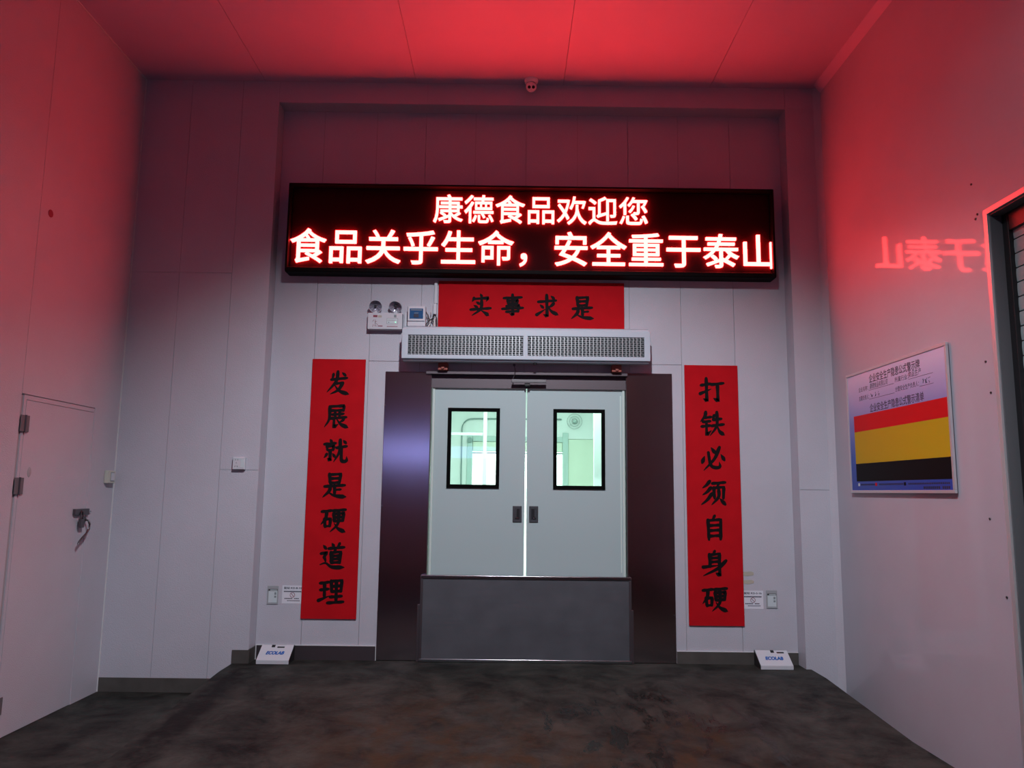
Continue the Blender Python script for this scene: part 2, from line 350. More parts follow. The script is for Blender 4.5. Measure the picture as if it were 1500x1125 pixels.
def brush_strokes(bm, ch, x0, z0, size, y):
    """writes one character; x0,z0 = top left corner, faces -y"""
    for si, s in enumerate(GLYPH[ch].split('|')):
        f = s.split(); kind = f[0]; n = [float(v) for v in f[1:]]; P = [Vector((n[i], n[i+1])) for i in range(0, len(n), 2)]
        if len(P) == 2 and kind in ('p', 'n'):
            mid = (P[0]+P[1])/2; d = P[1]-P[0]; P = [P[0], mid+Vector((-d.y, d.x))*(-0.06 if kind == 'p' else 0.06), P[1]]
        path = []
        if kind in CURVED and len(P) > 2:
            Q = [P[0]*2-P[1]]+P+[P[-1]*2-P[-2]]
            for i in range(1, len(Q)-2):
                for k in range(8):
                    t = k/8; a, b, c, d = Q[i-1], Q[i], Q[i+1], Q[i+2]
                    path.append(0.5*((2*b)+(c-a)*t+(2*a-5*b+4*c-d)*t*t+(3*b-a-3*c+d)*t**3))
            path.append(P[-1])
        else:
            for a, b in zip(P, P[1:]):
                for k in range(7): path.append(a.lerp(b, k/7))
            path.append(P[-1])
        L = [0]
        for a, b in zip(path, path[1:]): L.append(L[-1]+(b-a).length)
        pr = PROF[kind]; yy = y-0.00006*si
        def wd(t):
            for (a, wa), (b, wb) in zip(pr, pr[1:]):
                if t <= b: return (wa+(wb-wa)*(t-a)/(b-a))*(1.34 if L[-1] > 25 else 1.12)
            return pr[-1][1]
        sc = size/100
        def V(p): return bm.verts.new((x0+p.x*sc, yy, z0-p.y*sc))
        prev = None; lim = 8.6 if L[-1] > 25 else 6.5
        for i, p in enumerate(path):
            a = path[max(0, i-1)]; b = path[min(len(path)-1, i+1)]; t = (b-a).normalized(); nn = Vector((-t.y, t.x)); w = min(wd(L[i]/L[-1]), lim)
            cur = (V(p+nn*w), V(p-nn*w))
            if prev: bm.faces.new((prev[0], prev[1], cur[1], cur[0]))
            if i == 0 or i == len(path)-1:
                e = -t if i == 0 else t
                arc = [V(p+(nn*math.cos(th)+e*math.sin(th))*w) for th in [k*PI/5 for k in range(6)]]
                bm.faces.new(arc)
            prev = cur

# ================================================================== SETTING
# ---- floor with the raised ramp before the doors
bm = bmesh.new()
def quad(*p): bm.faces.new([bm.verts.new(q) for q in p])
x1, x2, x3, x4 = -2.60, -2.36, 2.66, XR
ys = [0.12, -0.5, -4.6]
def rz(y): return 0.0 if y > -0.5 else ZF*min(1, (-0.5-y)/4.1)
quad((x2, .12, 0), (x2, -.5, 0), (x3, -.5, 0), (x3, .12, 0))
quad((x2, -.5, 0), (x2-0.0, -4.6, ZF+.001), (x3, -4.6, ZF+.001), (x3, -.5, 0))
quad((x1, .12, ZF), (x1, -.5, ZF), (x2, -.5, 0), (x2, .12, 0))
quad((x1, -.5, ZF), (x2, -4.6, ZF+.001), (x2, -.5, 0))
quad((x3, .12, 0), (x3, -.5, 0), (x4, -.5, ZF), (x4, .12, ZF))
quad((x3, -.5, 0), (x3, -4.6, ZF+.001), (x4, -.5, ZF))
quad((XL-.2, .12, ZF), (XL-.2, YR, ZF), (XR+.2, YR, ZF), (XR+.2, .12, ZF))
quad((XL-.2, .12, ZF-.2), (XL-.2, YR, ZF-.2), (XR+.2, YR, ZF-.2), (XR+.2, .12, ZF-.2))
struct(obj('floor', bm, 'floor'))

def panel(parent, *a, m='wall', name='panel'):
    return box(name, *a, m, parent)
G = 0.0022
# ---- ceiling
ceil = estruct('ceiling', (0, -5, ZC))
box('ceiling_slab', XL-.2, XR+.2, YR-.15, .3, ZC+.012, ZC+.1, 'joint', ceil)
xe = [XL, -2.37, -.92, .49, 1.9, XR]
for a, b in zip(xe, xe[1:]): panel(ceil, a+G, b-G, YR, YF, ZC, ZC+.012, m='ceil')
# ---- end wall, front plane: left part, beam over the recess, right pillar
wb = estruct('wall_back', (0, YF, 0))
box('wall_core', XL-.2, AL, YF+.008, .12, ZF, ZC, 'joint', wb)
box('wall_core', AL, AR, YF+.008, .12, ZB+.004, ZC, 'joint', wb)
box('wall_core', AR, XR+.2, YF+.008, .12, ZF, ZC, 'joint', wb)
G = 0.0013
def fp(x0, x1_, z0, z1): return panel(wb, x0+G, x1_-G, YF, YF+.03, z0+G, z1-G)
fp(XL, -3.06, 3.475, ZC); fp(-3.06, -2.575, 3.475, ZC); fp(-2.575, AL+G, 1.664, ZC)
fp(XL, -3.06, ZF, 3.475); fp(-3.06, -2.575, ZF, 3.475); fp(-2.575, AL+G, ZF, 1.664)
fp(AL, -.81, ZB-G, ZC); fp(-.81, AR-.004, ZB-G, ZC)
fp(AR-G, XR, 5.17, ZC); fp(AR-G, XR, 1.546, 5.17); fp(AR-G, XR, ZF, 1.546)
panel(wb, AL-.004, AL+.001, YF+.001, .0, .1, ZB, name='return_panel')
panel(wb, AR-.001, AR+.004, YF+.001, .0, -.02, ZB, name='return_panel')
panel(wb, AL, AR, YF+.001, 0, ZB-.001, ZB+.004, name='return_panel')
# ---- recessed wall with the doorway
G = 0.0021
DX0, DX1, DZ = -.722, 1.10, 2.592
wr = estruct('wall_recess', (0, 0, 0))
box('wall_core', AL, DX0, .008, .14, -.02, ZB, 'joint', wr)
box('wall_core', DX1, AR, .008, .14, -.02, ZB, 'joint', wr)
box('wall_core', DX0, DX1, .008, .14, DZ+.02, ZB, 'joint', wr)
cols = [AL, -1.822, -1.310, -.834, -.35, .143, .643, 1.133, 1.620, 2.123, AR]
for i, (a, b) in enumerate(zip(cols, cols[1:])):
    if b <= DX0 or a >= DX1:
        cuts = [.0, 2.695, ZB] if i in (2, 7) else [.0, ZB]
    else: cuts = [DZ+.004, ZB]
    for z0, z1 in zip(cuts, cuts[1:]):
        panel(wr, a+G, b-G, 0, .012, z0+G, z1-G)
box('panel', cols[3]+G, DX0-.001, 0, .012, .0, DZ, 'wall', wr)
# ---- left wall, with the opening of the side door
wl = estruct('wall_left', (XL, -3, 0))
box('wall_core', XL-.16, XL-.012, YR, .12, ZF, ZC, 'joint', wl)
def yzpoly(name, poly, xa, xb, m, parent):
    bm = bmesh.new(); add_prism(bm, poly, 'x', xa, xb); return obj(name, bm, m, parent)
D0, D1, DT = -1.545, -.592, 2.150
yzpoly('panel', [(YF+.03, ZF), (YF+.03, ZC), (-1.60+G, ZC), (-1.60+G, DT+.012), (D1, DT+.012), (D1, ZF)], XL-.012, XL, 'wall', wl)
for a, b in ((-1.60, -3.0), (-3.0, -4.4), (-4.4, -5.8), (-5.8, -7.2), (-7.2, -8.6), (-8.6, YR)):
    yzpoly('panel', [(a-G, ZF), (a-G, ZC), (b+G, ZC), (b+G, ZF)], XL-.012, XL, 'wall', wl)
bm = bmesh.new(); add_cyl(bm, (XL-.002, -1.47, 3.56), (XL+.004, -1.47, 3.56), .03, 14); sp = obj('blanking_plug', bm, 'redprint', wl)
# ---- right wall, with the opening of the rolling shutter
wR = estruct('wall_right', (XR, -3, 0))
SY0, SY1, SZ = -2.62, -5.4, 3.222
yzpoly('panel', [(YF+.03, ZF), (YF+.03, ZC), (YR, ZC), (YR, ZF), (SY1, ZF), (SY1, SZ), (SY0, SZ), (SY0, ZF)], XR, XR+.10, 'wall_gloss', wR)
for (y, z) in ((-2.472, 3.475), (-2.49, 3.238), (-2.512, 3.262), (-2.49, 2.326), (-2.52, 2.13), (-2.42, 1.37), (-2.53, .92), (-2.60, .60)):
    bm = bmesh.new(); add_cyl(bm, (XR-.005, y, z), (XR+.002, y, z), .007, 10); obj('screw', bm, 'black', wR)
# ---- rear wall (behind the photographer) with the window the daylight enters by
wq = estruct('wall_rear', (0, YR, 0))
box('wall_core', XL-.2, XR+.2, YR-.12, YR, ZF, 2.15, 'hall_dark', wq); box('wall_core', XL-.2, XR+.2, YR-.12, YR, 2.55, ZC, 'hall_dark', wq)
box('wall_core', XL-.2, -3.1, YR-.12, YR, 2.15, 2.55, 'hall_dark', wq); box('wall_core', -.1, XR+.2, YR-.12, YR, 2.15, 2.55, 'hall_dark', wq)
# ---- corner strips
def strip(name, x0, x1_, y0, y1, z0, z1, bev): return struct(box(name, x0, x1_, y0, y1, z0, z1, 'caulk', None, bev))
bm = bmesh.new(); add_prism(bm, [(XR+.001, YF-.055), (XR+.001, YF+.002), (XR-.05, YF+.002), (XR-.040, YF-.010), (XR-.016, YF-.034)], 'z', ZF, ZC-.001); struct(obj('trim_1', bm, 'wall'))
bm = bmesh.new(); add_prism(bm, [(XR+.001, ZC-.075), (XR+.001, ZC+.001), (XR-.06, ZC+.001), (XR-.048, ZC-.014), (XR-.018, ZC-.050)], 'y', YR, YF-.056); struct(obj('trim_2', bm, 'ceil'))
strip('trim_3', XL-.001, XL+.010, YF-.010, YF+.001, ZF, ZC, .003)
strip('trim_4', XL-.001, XL+.010, YR, YF-.010, ZC-.010, ZC+.001, .003)
# ---- skirtings
struct(box('baseboard_left', XL+.011, -2.45, YF-.010, YF-.0005, ZF, -.128, 'base', None, .002))
bl = estruct('baseboard_step', (-2.3, YF, 0))
box('skirting_tile', -2.368, AL, YF-.011, YF-.0005, -.002, .112, 'base', bl, .002)
box('skirting_tile', AL+.0005, AL+.010, YF-.011, -.011, -.002, .118, 'base', bl, .002)
bb = estruct('baseboard_back', (0, 0, 0))
box('skirting_tile', AL+.016, -1.150, -.012, -.0005, -.002, .120, 'steel_dark', bb, .002)
box('skirting_tile', 1.530, AR-.005, -.012, -.0005, -.002, .104, 'base', bb, .002)
box('corner_strip', AL+.010, AL+.017, -.018, -.0005, -.002, .124, 'caulk', bb, .001)
box('corner_strip', -1.155, -1.149, -.016, -.0005, -.002, .124, 'caulk', bb, .001)
box('top_bead', AL+.017, -1.156, -.014, -.0005, .121, .127, 'caulk', bb, .001)
box('top_bead', 1.530, AR-.004, -.014, -.0005, .1045, .110, 'caulk', bb, .001)

# ================================================================== DOORS
# ---- door_1: flush side door in the left wall
d1 = estruct('door_1', (XL, -1.07, ZF))
yzpoly('door_leaf', [(D0+.012, ZF+.004), (D0+.012, DT-.030), (D1-.012, DT-.030), (D1-.012, ZF+.004)], XL-.010, XL-.002, 'wall', d1)
bm = bmesh.new()
add_prism(bm, [(D0-.02, ZF), (D0-.02, DT+.006), (D1+.002, DT+.006), (D1+.002, ZF), (D1-.009, ZF), (D1-.009, DT-.026), (D0+.008, DT-.026), (D0+.008, ZF)], 'x', XL-.0115, XL-.003)
obj('door_frame', bm, 'wall', d1)
for z in (1.95, 1.50, -.02):
    h = box('hinge', XL+.001, XL+.010, D0-.050, D0+.050, z-.062, z+.058, 'hinge', d1, .002)
    bm = bmesh.new(); add_cyl(bm, (XL+.012, D0, z-.066), (XL+.012, D0, z+.060), .0075, 12); obj('hinge_pin', bm, 'pad', h, True)
bm = bmesh.new(); add_lathe(bm, [(0, .004), (.020, .004), (.024, 0)], 20, Matrix.Translation((XL-.002, -1.425, 1.60)) @ Matrix.Diagonal((1, 1, 1.6, 1)) @ Matrix.Rotation(PI/2, 4, 'Y'))
obj('peephole_cover', bm, 'pocket', d1, True)
bt = box('door_bolt', XL+.0, XL+.022, -.80, -.585, 1.268, 1.318, 'pad', d1, .003)
bm = bmesh.new(); add_cyl(bm, (XL+.014, -.60, 1.293), (XL+.014, -.555, 1.293), .008, 12); obj('bolt_pin', bm, 'chrome', bt, True)
bm = bmesh.new()
add_tube(bm, [(XL+.026, -.725, 1.235), (XL+.026, -.722, 1.285), (XL+.026, -.705, 1.30), (XL+.026, -.688, 1.285), (XL+.026, -.685, 1.235)], .005, 8)
add_box(bm, XL+.014, XL+.038, -.735, -.675, 1.165, 1.237, .006)
obj('padlock', bm, 'pad', d1, True)
bm = bmesh.new()
add_lathe(bm, [(0, .014), (.024, .014), (.027, 0)], 18, Matrix.Translation((XL, -.632, 1.228)) @ Matrix.Rotation(PI/2, 4, 'Y'))
add_tube(bm, [(XL+.01, -.632, 1.228), (XL+.045, -.632, 1.222), (XL+.052, -.622, 1.190), (XL+.052, -.630, 1.150), (XL+.052, -.665, 1.115), (XL+.052, -.720, 1.085), (XL+.048, -.755, 1.055), (XL+.048, -.765, 1.035)], .0085, 10)
obj('lever_handle', bm, 'pad', d1, True)

# ---- door_2: double swing doors in their steel casing
d2 = estruct('door_2', (.19, 0, 0))
box('casing_plate', -1.148, DX0+.002, -.014, -.0005, .004, 2.596, 'steel', d2, .002)
box('casing_plate', DX1-.002, 1.525, -.014, -.0005, .004, 2.608, 'steel', d2, .002)
for (x, z) in ((-1.140, 2.28), (-1.140, 1.36), (1.512, 2.12), (1.512, 1.0), (1.512, .42)):
    bm = bmesh.new(); add_cyl(bm, (x, -.017, z), (x, -.012, z), .006, 8); obj('screw', bm, 'pad', d2)
box('jamb_lining', DX0-.006, DX0+.003, -.012, .17, .0, DZ, 'steel_dark', d2)
box('jamb_lining', DX1-.003, DX1+.006, -.012, .17, .0, DZ, 'steel_dark', d2)
box('head_panel', DX0, DX1, .022, .034, 2.455, DZ+.02, 'steel_dark', d2)
box('head_soffit', DX0, DX1, .034, .17, 2.575, 2.61, 'steel_dark', d2)
box('head_rail', -.770, DX1+.008, -.040, .022, 2.574, 2.602, 'steel_dark', d2, .004)
for x0, x1_ in ((-.655, -.565), (.955, 1.045)):
    b = box('track_bracket', x0, x1_, -.085, -.001, 2.606, 2.675, 'rust', d2, .006)
    bm = bmesh.new(); add_cyl(bm, ((x0+x1_)/2, -.10, 2.63), ((x0+x1_)/2, -.083, 2.63), .014, 14); obj('bolt_head', bm, 'rust', b, True)
box('closer_arm', .030, .348, -.060, -.044, 2.502, 2.532, 'hinge', d2, .003)
bm = bmesh.new(); add_tube(bm, [(.03, -.05, 2.500), (.055, -.05, 2.58), (.06, -.06, 2.605), (.05, -.02, 2.68)], .004, 8); add_cyl(bm, (.05, -.03, 2.67), (.05, 0, 2.67), .012, 12); obj('hook_wire', bm, 'pad', d2, True)
box('closer_pivot', .150, .200, -.040, .021, 2.474, 2.500, 'black', d2, .003)
def leaf(x0, x1t, x1b, side, wx0, wx1, hx):
    """side -1: left leaf, free edge runs x1t..x1b; side 1: right leaf"""
    LY0, LY1, zt, zb = .050, .092, 2.470, .03
    wz0, wz1 = 1.548, 2.247
    if side < 0: ol = [(x0, zb), (x1b, zb), (x1t, zt), (x0, zt)]
    else: ol = [(x1b, zb), (x0, zb), (x0, zt), (x1t, zt)]
    bm = bmesh.new()
    # leaf board with a real opening for the window
    def ring(y): return [bm.verts.new((p[0], y, p[1])) for p in ol]
    def win(y): return [bm.verts.new(p) for p in ((wx0, y, wz0), (wx1, y, wz0), (wx1, y, wz1), (wx0, y, wz1))]
    fo, fi, bo, bi = ring(LY0), win(LY0), ring(LY1), win(LY1)
    for k in range(4):
        j = (k+1) % 4
        bm.faces.new((fo[k], fo[j], fi[j], fi[k])); bm.faces.new((bo[k], bi[k], bi[j], bo[j]))
        bm.faces.new((fo[k], bo[k], bo[j], fo[j])); bm.faces.new((fi[k], fi[j], bi[j], bi[k]))
    lf = obj('door_leaf', bm, 'leaf', d2)
    bm = bmesh.new()
    for a in ((wx0-.022, wx1+.022, wz1-.012, wz1+.022), (wx0-.022, wx1+.022, wz0-.022, wz0+.012)):
        add_box(bm, a[0], a[1], LY0-.012, LY0+.004, a[2], a[3])
    for a in ((wx0-.022, wx0+.012), (wx1-.012, wx1+.022)):
        add_box(bm, a[0], a[1], LY0-.0118, LY0+.004, wz0-.01, wz1+.01)
    obj('window_gasket', bm, 'black_rub', lf)
    box('window_pane', wx0, wx1, LY0+.016, LY0+.021, wz0, wz1, 'glass', lf)
    hd = box('pull_handle', hx-.042, hx+.042, LY0-.010, LY0+.001, 1.222, 1.370, 'grey_pl', lf, .004)
    box('finger_recess', hx-.022, hx+.024, LY0-.0125, LY0-.0095, 1.248, 1.346, 'black', hd, .001)
    box('pull_grip', hx+(.008 if side > 0 else -.020), hx+(.022 if side > 0 else -.006), LY0-.016, LY0-.0115, 1.262, 1.340, 'grey_pl', hd, .001)
    box('handle_tab', hx-.004, hx+.014, LY0-.0175, LY0-.0155, 1.256, 1.268, 'chrome', hd)
    # rounded pale seal along the hinge side
    xs = x0+.014*(1 if side < 0 else -1)
    bm = bmesh.new(); add_cyl(bm, (xs, LY0-.002, zb), (xs, LY0-.002, zt), .013, 14); obj('edge_seal', bm, 'seal', lf, True)
    return lf
leaf(-.712, .164, .156, -1, -.540, -.098, .094)
leaf(1.092, .176, .182, 1, .444, .882, .245)
box('hinge_strip', DX1-.055, DX1-.045, .0445, .0495, .78, 2.40, 'seal', d2)

# ---- door_3: rolling shutter in the right wall
d3 = estruct('door_3', (XR, -4, ZF))
TW = .036
box('shutter_frame', XR-.012, XR+.004, SY0-.001, SY0+TW, ZF, SZ+TW, 'alu', d3, .002)
box('shutter_frame', XR-.013, XR+.004, SY1, SY0-.0015, SZ, SZ+TW, 'alu', d3, .002)
box('jamb_lining', XR+.004, XR+.075, SY0-.008, SY0-.0005, ZF, SZ, 'dkgrey', d3)
box('head_lining', XR+.004, XR+.075, SY1, SY0-.009, SZ-.010, SZ-.0005, 'dkgrey', d3)
box('guide_rail', XR+.075, XR+.13, SY0-.060, SY0+.01, ZF, SZ, 'black', d3, .003)
box('shutter_box', XR+.078, XR+.30, SY1, SY0-.061, 3.10, 3.30, 'black', d3, .004)
pitch = .089
bm = bmesh.new()
prof = []
for k in range(7):
    t = k/6; prof.append((-.0025*math.sin(PI*t), .003+t*(pitch-.008)))
prof = [(XR+.105+a, z) for a, z in prof]+[(XR+.112, pitch-.003), (XR+.112, .002)]
add_prism(bm, prof, 'y', SY1, SY0-.045)
me0 = None
n_s = int((3.12-ZF)/pitch)+1
for i in range(n_s):
    if me0 is None:
        s = obj('slat', bm, 'slat', d3); me0 = s.data
    else:
        s = bpy.data.objects.new('slat', me0); C.objects.link(s); s.parent = d3; s.matrix_parent_inverse = d3.matrix_world.inverted()
    s.location = (0, 0, ZF+i*pitch)
box('shutter_backing', XR+.125, XR+.135, SY1, SY0-.01, ZF, 3.3, 'black', d3)

# ================================================================== CORRIDOR SEEN THROUGH THE DOOR WINDOWS
cw = estruct('wall_corridor', (0, 1.5, 0))
box('side_wall', -1.75, -1.65, .141, 3.0, 0, 3.15, 'cor_wall', cw)
box('side_wall', 1.95, 2.05, .141, 3.0, 0, 3.15, 'cor_wall', cw)
box('corridor_ceiling', -1.75, 2.05, .141, 5.3, 3.15, 3.25, 'cor_wall', cw)
box('corridor_floor', -1.75, 2.05, .121, 5.3, -.1, .0, 'cor_floor', cw)
box('far_wall', -1.75, -.50, 3.0, 3.1, 0, 3.15, 'cor_wall', cw)
box('far_wall', .76, 2.05, 3.0, 3.1, 0, 2.185, 'cor_wall2', cw)
box('far_wall', .76, 2.05, 3.0, 3.1, 2.19, 3.15, 'cor_wall', cw)
box('far_wall', -.50, .76, 3.0, 3.1, 2.16, 3.15, 'cor_wall', cw)
box('far_room_wall', -1.75, 2.05, 5.2, 5.3, 0, 3.15, 'cor_wall', cw)
box('far_room_wall', -1.75, -1.65, 3.1, 5.2, 0, 3.15, 'cor_wall', cw); box('far_room_wall', 1.95, 2.05, 3.1, 5.2, 0, 3.15, 'cor_wall', cw)
d4 = estruct('door_4', (.13, 3.0, 0))
box('door_frame', -.53, -.46, 2.975, 3.105, 0, 2.22, 'cor_frame', d4, .004)
box('door_frame', .716, .79, 2.975, 3.105, 0, 2.27, 'cor_frame', d4, .004)
box('door_frame', -.459, .715, 2.975, 3.105, 2.145, 2.215, 'cor_frame', d4, .004)
box('rolled_curtain', -.459, .715, 2.99, 3.06, 2.015, 2.144, 'cor_wall2', d4, .01)
box('curtain_bar', -.459, .715, 2.985, 2.995, 1.985, 2.005, 'cor_line', d4)
bm = bmesh.new(); add_lathe(bm, [(0, .02), (.035, .02), (.035, 0)], 16, Matrix.Translation((-.495, 2.974, 2.16)) @ Matrix.Rotation(PI/2, 4, 'X')); obj('door_sensor', bm, 'cor_line', d4, True)
t = thing('glazed_partition', 'pale green framed partition seen through the left door window', 'partition', (-.5, 2.0, 0))
box('post', -.292, -.247, 1.98, 2.02, 0, 3.149, 'seal', t, .004)
box('rail', -1.649, -.293, 1.985, 2.015, 2.150, 2.184, 'seal', t, .003)
bm = bmesh.new()
pts = [(-.600, 2.97, .05), (-.600, 2.97, 1.6), (-.601, 2.97, 2.30)]+[(-.601+.135*(1-math.cos(a)), 2.97, 2.305+.135*math.sin(a)) for a in [k*PI/16 for k in range(1, 9)]]+[(-.30, 2.97, 2.442), (.30, 2.97, 2.445), (.70, 2.97, 2.445)]
add_tube(bm, pts, .0085, 8)
tag(obj('conduit_pipe', bm, 'cor_line', None, True), 'thin dark green pipe bending over the far doorway behind the left door window', 'pipe')
t = thing('wall_fan', 'round wall fan faintly visible through the right door window', 'fan', (.87, 2.995, 2.42))
for r in (.035, .065, .098):
    bm = bmesh.new(); add_tube(bm, [(.87+r*math.cos(2*PI*k/28), 2.965, 2.42+r*math.sin(2*PI*k/28)) for k in range(29)], .0026, 6); obj('guard_ring', bm, 'cor_line', t, True)
bm = bmesh.new(); add_lathe(bm, [(0, .045), (.018, .04), (.024, .02), (.024, -.03)], 18, Matrix.Translation((.87, 2.96, 2.42)) @ Matrix.Rotation(PI/2, 4, 'X')); obj('hub', bm, 'cor_frame', t, True)
for k in range(4):
    a = k*PI/2+.4; bm = bmesh.new()
    add_prism(bm, [(.87+.02*math.cos(a), 2.42+.02*math.sin(a)), (.87+.088*math.cos(a-.35), 2.42+.088*math.sin(a-.35)), (.87+.09*math.cos(a+.35), 2.42+.09*math.sin(a+.35))], 'y', 2.984, 2.988); obj('blade', bm, 'cor_wall', t)
tag(box('corridor_door_edge', .905, .990, 1.0, 1.05, .001, 3.1, 'cor_wall', None, .004), 'white upright door edge at the right side of the right door window', 'door post')
bm = bmesh.new()
add_box(bm, -.30+.16, -.30+.46, 4.0, 4.35, .001, 1.62, .05, 3); o = obj('covered_cart', bm, 'cor_frame', None, True)
tag(o, 'blurred pale green covered cart standing in the bright far doorway', 'cart')

# ================================================================== LED SIGN
LY = -.18
led = thing('led_sign', 'long black LED message sign with two lines of glowing red Chinese text', 'led sign', (.19, 0, 3.9))
LX0, LX1, LZ0, LZ1 = -2.091, 2.480, 3.496, 4.360
bm = bmesh.new(); add_box(bm, LX0+.004, LX1-.004, LY+.075, -.013, LZ0+.004, LZ1-.004); obj('cabinet', bm, 'ledbody', led)
bm = bmesh.new(); add_box(bm, LX0+.03, LX1-.03, LY+.070, LY+.0749, LZ0+.05, LZ1-.03); obj('display_face', bm, 'ledface', led)
bm = bmesh.new()
fw, fb = .022, .050
add_box(bm, LX0, LX1, LY, LY+.15, LZ1-fw, LZ1, .008); add_box(bm, LX0, LX1, LY, LY+.15, LZ0, LZ0+fb, .012)
add_box(bm, LX0, LX0+fw, LY+.001, LY+.149, LZ0+.01, LZ1-.01, .006); add_box(bm, LX1-fw, LX1, LY+.001, LY+.149, LZ0+.01, LZ1-.01, .006)
obj('frame', bm, 'ledbody', led, True)
box('mounting_rail', LX0+.1, LX1-.1, -.0128, -.0005, 4.15, 4.19, 'steel_dark', led)
box('mounting_rail', LX0+.1, LX1-.1, -.0128, -.0005, 3.55, 3.59, 'steel_dark', led)
TY = LY+.056
def led_line(body, x0, pitch_, z0, weight):
    for i, ch in enumerate(body):
        me = text_mesh(ch, pitch_, weight, .022)
        me.transform(Matrix.Translation((x0+i*pitch_, TY, z0+.082*pitch_)) @ TO_BACK)
        obj('glowing_character', me, 'led_text', led)
led_line('康德食品欢迎您', -.738, .2926, 4.007, .006)
led_line('食品关乎生命，安全重于泰山', -2.076, .3529, 3.601, .008)

# ================================================================== RED BANNERS
def vbanner(name, x0, x1_, z0, z1, chars, cx0, cx1, zc0, zc1, size, label):
    t = thing(name, label, 'banner', ((x0+x1_)/2, 0, z0), 'upright red couplet banners')
    bm = bmesh.new(); add_box(bm, x0, x1_, -.0165, -.0006, z0, z1, .0015); obj('board', bm, 'red', t)
    n = len(chars)
    for i, ch in enumerate(chars):
        k = i/(n-1); cx = cx0+(cx1-cx0)*k; cz = zc0+(zc1-zc0)*k
        bm = bmesh.new(); brush_strokes(bm, ch, cx-size/2, cz+size/2, size, -.0172); obj('brush_character', bm, 'ink', t)
vbanner('vertical_banner', -1.832, -1.337, .3535, 2.706, '发展就是硬道理', -1.590, -1.566, 2.480, .590, .225,
        'upright red banner left of the double doors, with seven black brush characters')
vbanner('vertical_banner', 1.643, 2.139, .331, 2.692, '打铁必须自身硬', 1.893, 1.880, 2.455, .560, .225,
        'upright red banner right of the double doors, with seven black brush characters')
t = thing('horizontal_banner', 'wide red banner with four black brush characters above the air curtain', 'banner', (.2, 0, 3.0))
bm = bmesh.new(); add_box(bm, -.672, 1.084, -.0165, -.0006, 2.99, 3.470, .0015); obj('board', bm, 'red', t)
for ch, cx, cz, s in (('实', -.272, 3.242, .215), ('事', .030, 3.238, .212), ('求', .355, 3.234, .222), ('是', .686, 3.224, .222)):
    bm = bmesh.new(); brush_strokes(bm, ch, cx-s/2, cz+s/2, s, -.0172); obj('brush_character', bm, 'ink', t)

# ================================================================== AIR CURTAIN
t = thing('air_curtain', 'white air curtain unit with two long mesh grilles above the double doors', 'air curtain', (.16, 0, 2.67))
AX0, AX1 = -.980, 1.292
bm = bmesh.new()
prof = [(-.0176, 3.0), (-.0176, 2.74), (-.06, 2.680), (-.150, 2.668), (-.178, 2.676), (-.186, 2.700), (-.186, 2.962), (-.178, 2.984), (-.155, 2.998)]
add_prism(bm, prof, 'x', AX0+.012, AX1-.012); obj('housing', bm, 'white_ac', t, True)
bm = bmesh.new()
FZ0, FZ1 = 2.690, 2.968
gr = [(-.922, .128), (.172, 1.236)]
add_box(bm, AX0, AX1, -.206, -.18, 2.908, FZ1, .006); add_box(bm, AX0, AX1, -.206, -.18, FZ0, 2.728, .006)
for a, b in ((AX0, -.922), (.128, .172), (1.236, AX1)): add_box(bm, a, b, -.2055, -.18, 2.72, 2.915, .004)
obj('front_bezel', bm, 'white_ac', t, True)
for a, b in gr:
    bk = box('grille_backing', a, b, -.190, -.1865, 2.728, 2.908, 'grille_dk', t)
    bm = bmesh.new(); nb = 9
    for i in range(nb):
        z = 2.728+(i+.5)*(.18/nb)
        n = 64; pz = .0022
        for k in range(n):
            xa = a+(b-a)*k/n; xb = a+(b-a)*(k+1)/n; dz = pz*(1 if (k+i) % 2 else -1)
            add_box(bm, xa, xb, -.1995, -.1955, z-.0034+dz, z+.0034+dz)
    g_ = obj('grille_mesh', bm, 'grille', t); g_['kind'] = 'stuff'
    bm = bmesh.new()
    for k in range(1, 32):
        x = a+(b-a)*k/32; add_box(bm, x-.0022, x+.0022, -.2015, -.1975, 2.728, 2.908)
    g_ = obj('grille_wires', bm, 'alu', t); g_['kind'] = 'stuff'
bm = bmesh.new(); add_cyl(bm, (.24, -.15, 2.655), (.24, -.15, 2.672), .014, 14); obj('infrared_receiver', bm, 'black', t, True)

